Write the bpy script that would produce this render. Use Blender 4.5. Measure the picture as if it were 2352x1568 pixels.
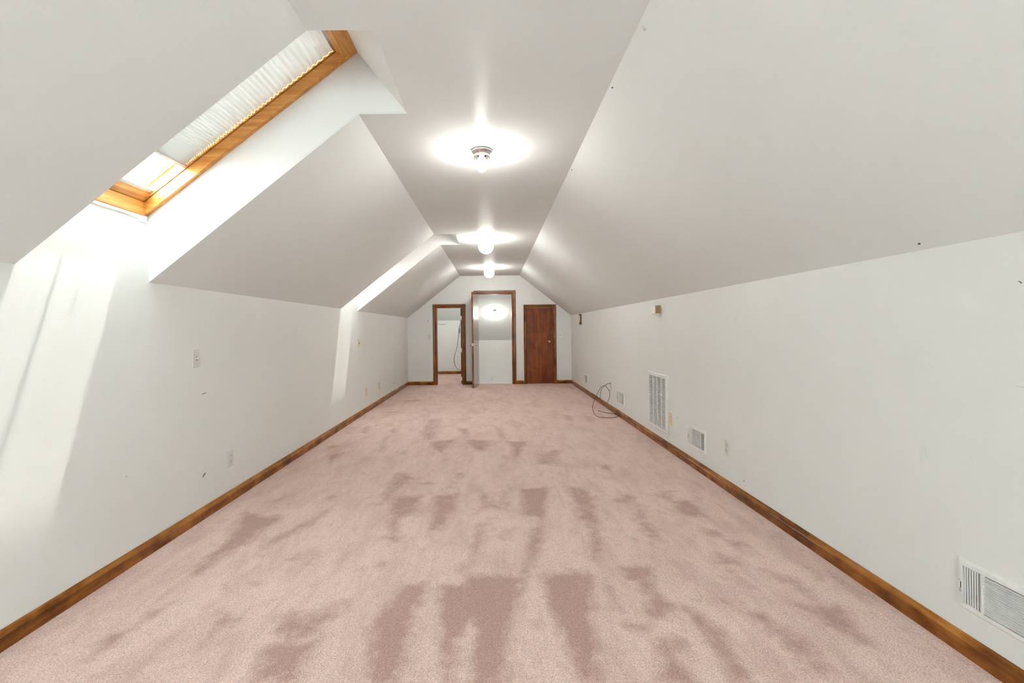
import bpy, bmesh, math, random
import numpy as np
from mathutils import Matrix, Vector

random.seed(7)
S = bpy.context.scene
for o in list(bpy.data.objects):
    bpy.data.objects.remove(o)
C = S.collection

# ------------------------------------------------------------------ camera, world, sun, exposure
H = 1.21
RHO = 0.0113
cam = bpy.data.cameras.new('camera')
cam.sensor_width = 36.0
cam.lens = 1040.0 / 2352.0 * 36.0
cam.shift_x = (1176 - 1133.61) / 2352.0
cam.shift_y = (756.96 - 784) / 2352.0
cam.clip_start = 0.02
cam.clip_end = 200
camo = bpy.data.objects.new('camera', cam)
C.objects.link(camo)
cr_, sr_ = math.cos(RHO), math.sin(RHO)
camo.matrix_world = Matrix(((cr_, sr_, 0, 0), (0, 0, -1, 0), (-sr_, cr_, 0, H), (0, 0, 0, 1)))
S.camera = camo

w = bpy.data.worlds.new('world')
S.world = w
w.use_nodes = True
wn = w.node_tree.nodes
wl = w.node_tree.links
bgn = wn['Background']
bgn.inputs['Color'].default_value = (0.86, 0.955, 1.0, 1)
bgn.inputs['Strength'].default_value = 13.5

sun = bpy.data.lights.new('sun', 'SUN')
sun.energy = 3.8
sun.angle = math.radians(1.1)
sun.color = (1.0, 0.95, 0.88)
suno = bpy.data.objects.new('sun', sun)
C.objects.link(suno)
sd = Vector((-0.125, -0.29, -1.0)).normalized()
suno.rotation_euler = sd.to_track_quat('-Z', 'Y').to_euler()
suno.location = (2, 4, 8)

S.view_settings.view_transform = 'Standard'
S.view_settings.look = 'None'
S.view_settings.gamma = 1.0
S.view_settings.use_curve_mapping = False
S.view_settings.exposure = 1.26

LAMP_BULB = 62.0
LAMP_GLOBE = 15.0

# ------------------------------------------------------------------ room measures
A_, B_ = -1.905, 1.718          # left and right knee wall planes
KL, KR = 1.493, 1.509           # knee wall heights
CH = 2.41                       # flat ceiling height
CL, CR = -0.732, 0.587          # flat ceiling edges
D = 10.05                       # far wall
T = 0.012                       # plasterboard
R0 = -2.2                       # wall behind the camera
WELLS = [(1.805, 2.505), (5.655, 6.355)]
WX = -0.464                     # inner end of the wells in the flat ceiling
FO = Vector((A_ - 0.004, 1.855))   # skylight frame origin in XZ
FT = Vector((-0.735, 2.753))
TH = math.atan2(FT.y - FO.y, FT.x - FO.x)
FL = (FT - FO).length
dS = Vector((math.cos(TH), math.sin(TH)))
dN = Vector((-math.sin(TH), math.cos(TH)))


def sn(s, n):
    p = FO + dS * s + dN * n
    return p.x, p.y


# ------------------------------------------------------------------ materials
def mat(name):
    m = bpy.data.materials.new(name)
    m.use_nodes = True
    nt = m.node_tree
    return m, nt, nt.nodes['Principled BSDF']


def nd(nt, typ, **kw):
    n = nt.nodes.new(typ)
    for k, v in kw.items():
        setattr(n, k, v)
    return n


def coords(nt, scale=(1, 1, 1), rot=(0, 0, 0)):
    t = nd(nt, 'ShaderNodeNewGeometry')
    mp = nd(nt, 'ShaderNodeMapping')
    mp.inputs['Scale'].default_value = scale
    mp.inputs['Rotation'].default_value = rot
    nt.links.new(t.outputs['Position'], mp.inputs['Vector'])
    return mp.outputs['Vector']


def ramp(nt, fac, stops):
    r = nd(nt, 'ShaderNodeValToRGB')
    e = r.color_ramp.elements
    while len(e) < len(stops):
        e.new(0.5)
    for i, (p, c) in enumerate(stops):
        e[i].position = p
        e[i].color = (*c, 1) if len(c) == 3 else c
    nt.links.new(fac, r.inputs['Fac'])
    return r.outputs['Color']


def noise(nt, vec, scale, detail=2, rough=0.5, dist=0.0):
    n = nd(nt, 'ShaderNodeTexNoise')
    n.inputs['Scale'].default_value = scale
    n.inputs['Detail'].default_value = detail
    n.inputs['Roughness'].default_value = rough
    n.inputs['Distortion'].default_value = dist
    nt.links.new(vec, n.inputs['Vector'])
    return n.outputs['Fac']


def bump(nt, bsdf, h, strength, dist=0.002):
    b = nd(nt, 'ShaderNodeBump')
    b.inputs['Strength'].default_value = strength
    b.inputs['Distance'].default_value = dist
    nt.links.new(h, b.inputs['Height'])
    nt.links.new(b.outputs['Normal'], bsdf.inputs['Normal'])
    return b


def paint(name, col, rough, spec=0.5, stipple=0.15, smudge=0.05):
    m, nt, b = mat(name)
    v = coords(nt)
    n1 = noise(nt, v, 1.3, 3, 0.6)
    d = tuple(c * (1 - smudge) for c in col)
    c = ramp(nt, n1, [(0.3, d), (0.62, col)])
    nt.links.new(c, b.inputs['Base Color'])
    b.inputs['Roughness'].default_value = rough
    b.inputs['Specular IOR Level'].default_value = spec
    n2 = noise(nt, v, 140, 2, 0.6)
    bump(nt, b, n2, stipple, 0.002)
    return m


def wall_paint():
    """wall paint with faint scuffs and fingerprints"""
    m, nt, b = mat('wall_paint')
    v = coords(nt)
    n1 = noise(nt, v, 1.1, 3, 0.6)
    c1 = ramp(nt, n1, [(0.3, (0.735, 0.738, 0.712)), (0.62, (0.762, 0.768, 0.747))])
    v2 = coords(nt, (1, 1.1, 0.55), (0.7, 0, 0))
    n2 = noise(nt, v2, 5.5, 4, 0.55, 0.8)
    f = ramp(nt, n2, [(0.70, (0, 0, 0)), (0.80, (0.22, 0.22, 0.22))])
    mx = nd(nt, 'ShaderNodeMix', data_type='RGBA')
    nt.links.new(f, mx.inputs['Factor'])
    nt.links.new(c1, mx.inputs['A'])
    mx.inputs['B'].default_value = (0.50, 0.475, 0.43, 1)
    nt.links.new(mx.outputs['Result'], b.inputs['Base Color'])
    b.inputs['Roughness'].default_value = 0.42
    b.inputs['Specular IOR Level'].default_value = 0.35
    n3 = noise(nt, v, 150, 2, 0.6)
    bump(nt, b, n3, 0.16, 0.002)
    return m


def ceiling_paint():
    m, nt, b = mat('ceiling_paint')
    v = coords(nt)
    n1 = noise(nt, v, 0.9, 3, 0.6)
    c1 = ramp(nt, n1, [(0.3, (0.765, 0.788, 0.775)), (0.65, (0.79, 0.813, 0.80))])
    nt.links.new(c1, b.inputs['Base Color'])
    b.inputs['Roughness'].default_value = 0.5
    b.inputs['Specular IOR Level'].default_value = 0.22
    # lengthwise roller strokes: reflections spread across the strokes
    b.inputs['Anisotropic'].default_value = 0.9
    tg = nd(nt, 'ShaderNodeCombineXYZ')
    tg.inputs[1].default_value = 1.0
    nt.links.new(tg.outputs[0], b.inputs['Tangent'])
    n3 = noise(nt, v, 90, 2, 0.6)
    v2 = coords(nt, (0.12, 1, 0.12))
    n4 = noise(nt, v2, 2.2, 2, 0.5)
    ad = nd(nt, 'ShaderNodeMath', operation='MULTIPLY_ADD')
    nt.links.new(n4, ad.inputs[0])
    ad.inputs[1].default_value = 9.0
    nt.links.new(n3, ad.inputs[2])
    bump(nt, b, ad.outputs[0], 0.2, 0.002)
    return m


def wood(name, dark, mid, light, axis=1, rough=0.28, blotch=0.5, grain=26.0, coat=0.0):
    m, nt, b = mat(name)
    sc = [1.0, 1.0, 1.0]
    sc[axis] = 0.06
    v = coords(nt, tuple(sc))
    g = noise(nt, v, grain, 5, 0.65, 0.6)
    sc2 = [1.0, 1.0, 1.0]
    sc2[axis] = 0.7
    v2 = coords(nt, tuple(sc2))
    bl = noise(nt, v2, 7.0, 3, 0.6)
    mu = nd(nt, 'ShaderNodeMix', data_type='FLOAT')
    mu.inputs['Factor'].default_value = blotch
    nt.links.new(g, mu.inputs['A'])
    nt.links.new(bl, mu.inputs['B'])
    c = ramp(nt, mu.outputs['Result'], [(0.38, dark), (0.5, mid), (0.63, light)])
    nt.links.new(c, b.inputs['Base Color'])
    b.inputs['Roughness'].default_value = rough
    b.inputs['Coat Weight'].default_value = coat
    b.inputs['Specular IOR Level'].default_value = 0.32
    b.inputs['Coat Roughness'].default_value = 0.16
    bump(nt, b, g, 0.12, 0.001)
    return m


def plain(name, col, rough=0.4, metal=0.0, spec=0.5, stip=0.0):
    m, nt, b = mat(name)
    v = coords(nt)
    n1 = noise(nt, v, 30, 2, 0.5)
    c = ramp(nt, n1, [(0.3, tuple(x * 0.93 for x in col)), (0.7, tuple(min(1, x * 1.03) for x in col))])
    nt.links.new(c, b.inputs['Base Color'])
    b.inputs['Roughness'].default_value = rough
    b.inputs['Metallic'].default_value = metal
    b.inputs['Specular IOR Level'].default_value = spec
    return m


def emit(name, col, strength):
    m = bpy.data.materials.new(name)
    m.use_nodes = True
    nt = m.node_tree
    nt.nodes.clear()
    e = nd(nt, 'ShaderNodeEmission')
    e.inputs['Color'].default_value = (*col, 1)
    e.inputs['Strength'].default_value = strength
    o = nd(nt, 'ShaderNodeOutputMaterial')
    nt.links.new(e.outputs[0], o.inputs['Surface'])
    return m


def glass_mat():
    m = bpy.data.materials.new('window_glass')
    m.use_nodes = True
    nt = m.node_tree
    nt.nodes.clear()
    t = nd(nt, 'ShaderNodeBsdfTransparent')
    t.inputs['Color'].default_value = (0.96, 0.98, 0.97, 1)
    g = nd(nt, 'ShaderNodeBsdfGlossy')
    g.inputs['Roughness'].default_value = 0.02
    lw = nd(nt, 'ShaderNodeLayerWeight')
    lw.inputs['Blend'].default_value = 0.5
    pw = nd(nt, 'ShaderNodeMath', operation='POWER')
    nt.links.new(lw.outputs['Facing'], pw.inputs[0])
    pw.inputs[1].default_value = 5.0
    fr = nd(nt, 'ShaderNodeMath', operation='MULTIPLY_ADD')
    nt.links.new(pw.outputs[0], fr.inputs[0])
    fr.inputs[1].default_value = 0.9
    fr.inputs[2].default_value = 0.04
    mx = nd(nt, 'ShaderNodeMixShader')
    nt.links.new(fr.outputs[0], mx.inputs['Fac'])
    nt.links.new(t.outputs[0], mx.inputs[1])
    nt.links.new(g.outputs[0], mx.inputs[2])
    o = nd(nt, 'ShaderNodeOutputMaterial')
    nt.links.new(mx.outputs[0], o.inputs['Surface'])
    return m


def blind_mat():
    m = bpy.data.materials.new('blind_fabric')
    m.use_nodes = True
    nt = m.node_tree
    nt.nodes.clear()
    d = nd(nt, 'ShaderNodeBsdfDiffuse')
    t = nd(nt, 'ShaderNodeBsdfTranslucent')
    v = coords(nt)
    n = noise(nt, v, 400, 2, 0.5)
    c = ramp(nt, n, [(0.3, (0.80, 0.79, 0.77)), (0.7, (0.86, 0.855, 0.84))])
    nt.links.new(c, d.inputs['Color'])
    t.inputs['Color'].default_value = (0.80, 0.79, 0.77, 1)
    mx = nd(nt, 'ShaderNodeMixShader')
    mx.inputs['Fac'].default_value = 0.125
    nt.links.new(d.outputs[0], mx.inputs[1])
    nt.links.new(t.outputs[0], mx.inputs[2])
    o = nd(nt, 'ShaderNodeOutputMaterial')
    nt.links.new(mx.outputs[0], o.inputs['Surface'])
    return m


def carpet_mat():
    m, nt, b = mat('pink_carpet')
    v = coords(nt)
    at = nd(nt, 'ShaderNodeAttribute', attribute_name='nap')
    ab = nd(nt, 'ShaderNodeAttribute', attribute_name='stain')
    # brushed-nap noise, stretched along the room
    vs = coords(nt, (1.0, 0.55, 1.0))
    n1 = noise(nt, vs, 3.6, 5, 0.62, 0.5)
    n2 = noise(nt, v, 16, 4, 0.65, 0.3)
    n3 = noise(nt, coords(nt, (1, 0.30, 1), (0, 0, 0.3)), 9, 4, 0.6, 0.6)
    # mark = nap + noise
    def mth(op, a, bb, c=None):
        k = nd(nt, 'ShaderNodeMath', operation=op)
        for i, q in enumerate((a, bb, c)):
            if q is None:
                continue
            if isinstance(q, (int, float)):
                k.inputs[i].default_value = q
            else:
                nt.links.new(q, k.inputs[i])
        return k.outputs[0]
    s = mth('MULTIPLY_ADD', n2, 1.1, at.outputs['Fac'])
    s = mth('MULTIPLY_ADD', n3, 0.9, s)
    s = mth('MULTIPLY', s, 0.5)
    mk = ramp(nt, s, [(0.52, (0, 0, 0)), (0.86, (0.84, 0.84, 0.84))])
    g = mth('ADD', mth('MULTIPLY', n1, 0.55), mth('MULTIPLY', n3, 0.45))
    gk = ramp(nt, g, [(0.46, (0, 0, 0)), (0.62, (0.42, 0.42, 0.42))])
    n6 = noise(nt, coords(nt, (1.0, 0.75, 1.0), (0, 0, -0.2)), 11, 5, 0.6, 0.4)
    fk = ramp(nt, n6, [(0.54, (0, 0, 0)), (0.68, (0.38, 0.38, 0.38))])
    n7 = noise(nt, coords(nt, (1.0, 0.07, 1.0), (0, 0, 0.05)), 26, 3, 0.6, 0.3)
    lk = ramp(nt, n7, [(0.52, (0, 0, 0)), (0.72, (0.24, 0.24, 0.24))])
    mxx = mth('MAXIMUM', mth('MAXIMUM', mk, gk), mth('MAXIMUM', fk, lk))
    base = nd(nt, 'ShaderNodeMix', data_type='RGBA')
    nt.links.new(mxx, base.inputs['Factor'])
    base.inputs['A'].default_value = (0.88, 0.66, 0.585, 1)
    base.inputs['B'].default_value = (0.49, 0.295, 0.255, 1)
    # tufts
    vo = nd(nt, 'ShaderNodeTexVoronoi')
    vo.inputs['Scale'].default_value = 300
    nt.links.new(v, vo.inputs['Vector'])
    tf = ramp(nt, vo.outputs['Distance'], [(0.1, (1.14, 1.14, 1.14)), (0.75, (0.74, 0.72, 0.71))])
    n5 = noise(nt, v, 140, 3, 0.7)
    tf2 = ramp(nt, n5, [(0.32, (0.80, 0.79, 0.78)), (0.68, (1.16, 1.16, 1.16))])
    m1 = nd(nt, 'ShaderNodeMix', data_type='RGBA', blend_type='MULTIPLY')
    m1.inputs['Factor'].default_value = 1
    nt.links.new(base.outputs['Result'], m1.inputs['A'])
    nt.links.new(tf, m1.inputs['B'])
    m2 = nd(nt, 'ShaderNodeMix', data_type='RGBA', blend_type='MULTIPLY')
    m2.inputs['Factor'].default_value = 1
    nt.links.new(m1.outputs['Result'], m2.inputs['A'])
    nt.links.new(tf2, m2.inputs['B'])
    m3 = nd(nt, 'ShaderNodeMix', data_type='RGBA')
    nt.links.new(mth('MULTIPLY', ab.outputs['Fac'], mth('MULTIPLY', n2, 1.2)), m3.inputs['Factor'])
    nt.links.new(m2.outputs['Result'], m3.inputs['A'])
    m3.inputs['B'].default_value = (0.48, 0.26, 0.09, 1)
    nt.links.new(m3.outputs['Result'], b.inputs['Base Color'])
    b.inputs['Roughness'].default_value = 0.95
    b.inputs['Specular IOR Level'].default_value = 0.1
    b.inputs['Sheen Weight'].default_value = 0.25
    b.inputs['Sheen Roughness'].default_value = 0.5
    b.inputs['Sheen Tint'].default_value = (1.0, 0.86, 0.80, 1)
    hh = mth('MULTIPLY_ADD', n5, 0.8, mth('MULTIPLY', vo.outputs['Distance'], -0.8))
    bump(nt, b, hh, 0.45, 0.005)
    return m


M_WALL = wall_paint()
M_CEIL = ceiling_paint()
M_WELL = paint('well_paint', (0.84, 0.85, 0.84), 0.5, 0.3, 0.1, 0.02)
M_BASE_Y = wood('baseboard_wood_along_y', (0.095, 0.025, 0.003), (0.215, 0.064, 0.009), (0.37, 0.122, 0.019), 1, 0.22, 0.62)
M_BASE_X = wood('baseboard_wood_along_x', (0.095, 0.025, 0.003), (0.215, 0.064, 0.009), (0.37, 0.122, 0.019), 0, 0.22, 0.62)
M_CAP = wood('baseboard_cap_wood', (0.15, 0.045, 0.005), (0.33, 0.115, 0.016), (0.48, 0.20, 0.038), 1, 0.25, 0.5)
M_CASE_Z = wood('casing_wood_upright', (0.07, 0.017, 0.002), (0.19, 0.055, 0.006), (0.31, 0.10, 0.012), 2, 0.24, 0.25)
M_CASE_X = wood('casing_wood_level', (0.07, 0.017, 0.002), (0.19, 0.055, 0.006), (0.31, 0.10, 0.012), 0, 0.24, 0.25)
M_DOOR = wood('door_veneer', (0.13, 0.023, 0.002), (0.21, 0.043, 0.003), (0.28, 0.068, 0.005), 2, 0.38, 0.45, 20)
M_DOORGLOSS = wood('door_veneer_glossy', (0.12, 0.035, 0.008), (0.24, 0.085, 0.022), (0.34, 0.14, 0.04), 2, 0.17, 0.4, 20, 0.8)
M_PINE = wood('skylight_pine', (0.56, 0.235, 0.05), (0.70, 0.32, 0.082), (0.82, 0.44, 0.15), 1, 0.3, 0.2, 30)
M_PINE_S = wood('skylight_pine_stile', (0.56, 0.235, 0.05), (0.70, 0.32, 0.082), (0.82, 0.44, 0.15), 0, 0.3, 0.2, 30)
M_CARPET = carpet_mat()
M_GLASS = glass_mat()
M_BLIND = blind_mat()
M_WHITE = plain('white_enamel', (0.77, 0.765, 0.745), 0.35)
M_ALU = plain('aluminium', (0.62, 0.63, 0.64), 0.3, 0.85)
M_WPLASTIC = plain('white_plastic', (0.84, 0.83, 0.80), 0.35)
M_PLATE = plain('pale_grey_plastic', (0.68, 0.655, 0.61), 0.35)
M_IVORY = plain('ivory_plastic', (0.70, 0.58, 0.38), 0.35)
M_DARK = plain('dark_duct', (0.055, 0.048, 0.036), 0.7)
M_SLOT = plain('slot_dark', (0.05, 0.045, 0.04), 0.6)
M_CHROME = plain('chrome', (0.75, 0.74, 0.72), 0.12, 1.0)
M_BRASS = plain('brass', (0.80, 0.52, 0.20), 0.22, 1.0)
M_HINGE = plain('pale_brass', (0.80, 0.66, 0.42), 0.3, 0.7)
M_CABLE = plain('black_cable', (0.03, 0.022, 0.018), 0.45)
M_TAN = plain('tan_wood_grain', (0.42, 0.27, 0.12), 0.45)
M_DKBROWN = plain('dark_brown', (0.09, 0.045, 0.02), 0.35)
M_GOLD = plain('gold_tube', (0.75, 0.52, 0.22), 0.3, 0.9)
M_BULB = emit('lit_bulb', (1.0, 0.975, 0.92), LAMP_BULB * 2.1)
M_GLOBE = emit('lit_globe', (1.0, 0.975, 0.92), LAMP_GLOBE * 1.95)
M_GLOBE_DIM = emit('lit_globe_weaker', (1.0, 0.975, 0.92), LAMP_GLOBE * 1.25)
M_PLASTER = plain('bare_plaster', (0.62, 0.59, 0.54), 0.8)
M_CHIP = plain('wall_chip', (0.22, 0.15, 0.10), 0.8)


# ------------------------------------------------------------------ mesh helpers
def obj(name, bm, m, parent=None, smooth=False):
    me = bpy.data.meshes.new(name)
    bmesh.ops.recalc_face_normals(bm, faces=bm.faces[:])
    bm.to_mesh(me)
    bm.free()
    me.materials.append(m)
    if smooth:
        for p in me.polygons:
            p.use_smooth = True
    o = bpy.data.objects.new(name, me)
    C.objects.link(o)
    if parent:
        o.parent = parent
        # geometry below is written relative to the thing's own origin
    return o


def tag(o, label=None, cat=None, group=None, kind=None):
    if label:
        o['label'] = label
    if cat:
        o['category'] = cat
    if group:
        o['group'] = group
    if kind:
        o['kind'] = kind
    return o


def thing(name, label, cat, loc=(0, 0, 0), rot=(0, 0, 0), group=None):
    o = bpy.data.objects.new(name, None)
    o.empty_display_size = 0.05
    C.objects.link(o)
    o.location = loc
    o.rotation_euler = rot
    return tag(o, label, cat, group)


def sroot(name, loc=(0, 0, 0), rot=(0, 0, 0), label=None):
    o = bpy.data.objects.new(name, None)
    o.empty_display_size = 0.05
    C.objects.link(o)
    o.location = loc
    o.rotation_euler = rot
    o['kind'] = 'structure'
    if label:
        o['label'] = label
    return o


def struct(name, bm, m, label=None):
    o = obj(name, bm, m)
    o['kind'] = 'structure'
    if label:
        o['label'] = label
    return o


def box(bm, x0, x1, y0, y1, z0, z1, bev=0.0):
    vs = [bm.verts.new(p) for p in ((x0, y0, z0), (x1, y0, z0), (x1, y1, z0), (x0, y1, z0),
                                    (x0, y0, z1), (x1, y0, z1), (x1, y1, z1), (x0, y1, z1))]
    fs = [bm.faces.new([vs[i] for i in q]) for q in
          ((0, 3, 2, 1), (4, 5, 6, 7), (0, 1, 5, 4), (1, 2, 6, 5), (2, 3, 7, 6), (3, 0, 4, 7))]
    if bev > 0:
        es = list({e for f in fs for e in f.edges})
        bmesh.ops.bevel(bm, geom=es, offset=bev, segments=2, profile=0.6, affect='EDGES')
    return bm


def bx(*a, **k):
    return box(bmesh.new(), *a, **k)


def prism(pts, axis, lo, hi, bm=None):
    """2D outline (concave allowed) extruded along an axis: 'x' -> (y,z), 'y' -> (x,z), 'z' -> (x,y)"""
    bm = bm or bmesh.new()
    def P(p, t):
        return {'x': (t, p[0], p[1]), 'y': (p[0], t, p[1]), 'z': (p[0], p[1], t)}[axis]
    a = [bm.verts.new(P(p, lo)) for p in pts]
    b = [bm.verts.new(P(p, hi)) for p in pts]
    n = len(pts)
    fa = bm.faces.new(a)
    fb = bm.faces.new(b[::-1])
    for i in range(n):
        bm.faces.new((a[i], b[i], b[(i + 1) % n], a[(i + 1) % n]))
    if n > 4:
        fa.normal_update()
        fb.normal_update()
        bmesh.ops.triangulate(bm, faces=[fa, fb], quad_method='FIXED', ngon_method='EAR_CLIP')
    return bm


def sweep(path, prof, bm=None, closed=False):
    """profile (u outwards, v out of wall) swept along path points given as (pos, udir, vdir)"""
    bm = bm or bmesh.new()
    rings = []
    for pos, u, v in path:
        rings.append([bm.verts.new(Vector(pos) + Vector(u) * a + Vector(v) * b) for a, b in prof])
    n = len(prof)
    for i in range(len(rings) - 1):
        for j in range(n):
            bm.faces.new((rings[i][j], rings[i][(j + 1) % n], rings[i + 1][(j + 1) % n], rings[i + 1][j]))
    bm.faces.new(rings[0])
    bm.faces.new(rings[-1][::-1])
    return bm


def lathe(prof, seg=32, bm=None, axis='z', off=(0, 0, 0)):
    bm = bm or bmesh.new()
    rings = []
    for r, h in prof:
        ring = []
        for i in range(seg):
            t = 2 * math.pi * i / seg
            if axis == 'z':
                p = (r * math.cos(t), r * math.sin(t), h)
            elif axis == 'x':
                p = (h, r * math.cos(t), r * math.sin(t))
            else:
                p = (r * math.cos(t), h, r * math.sin(t))
            ring.append(bm.verts.new(Vector(p) + Vector(off)))
        rings.append(ring)
    for i in range(len(rings) - 1):
        for j in range(seg):
            bm.faces.new((rings[i][j], rings[i][(j + 1) % seg], rings[i + 1][(j + 1) % seg], rings[i + 1][j]))
    bm.faces.new(rings[0][::-1])
    bm.faces.new(rings[-1])
    return bm


def tube(pts, r, seg=8, sub=6):
    """smooth tube through points (Catmull-Rom)"""
    P = [Vector(p) for p in pts]
    out = []
    if sub > 1:
        Q = [P[0] * 2 - P[1]] + P + [P[-1] * 2 - P[-2]]
        for i in range(1, len(Q) - 2):
            for k in range(sub):
                t = k / sub
                a, b, c, d = Q[i - 1], Q[i], Q[i + 1], Q[i + 2]
                out.append(0.5 * ((2 * b) + (c - a) * t + (2 * a - 5 * b + 4 * c - d) * t * t + (3 * b - a - 3 * c + d) * t ** 3))
        out.append(P[-1])
    else:
        out = P
    bm = bmesh.new()
    rings = []
    up = Vector((0.3, 0.2, 0.9)).normalized()
    for i, p in enumerate(out):
        d = (out[min(i + 1, len(out) - 1)] - out[max(i - 1, 0)]).normalized()
        s = d.cross(up)
        if s.length < 1e-3:
            s = d.cross(Vector((1, 0, 0)))
        s.normalize()
        up = s.cross(d).normalized()
        rings.append([bm.verts.new(p + s * r * math.cos(2 * math.pi * k / seg) + up * r * math.sin(2 * math.pi * k / seg)) for k in range(seg)])
    for i in range(len(rings) - 1):
        for j in range(seg):
            bm.faces.new((rings[i][j], rings[i][(j + 1) % seg], rings[i + 1][(j + 1) % seg], rings[i + 1][j]))
    bm.faces.new(rings[0][::-1])
    bm.faces.new(rings[-1])
    return bm


def dup(root, loc, rot=None, label=None):
    def cp(o, parent):
        c = o.copy()
        C.objects.link(c)
        if parent:
            c.parent = parent
        for ch in list(o.children):
            cp(ch, c)
        return c
    r = cp(root, None)
    r.location = loc
    if rot is not None:
        r.rotation_euler = rot
    if label:
        r['label'] = label
    return r


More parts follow.
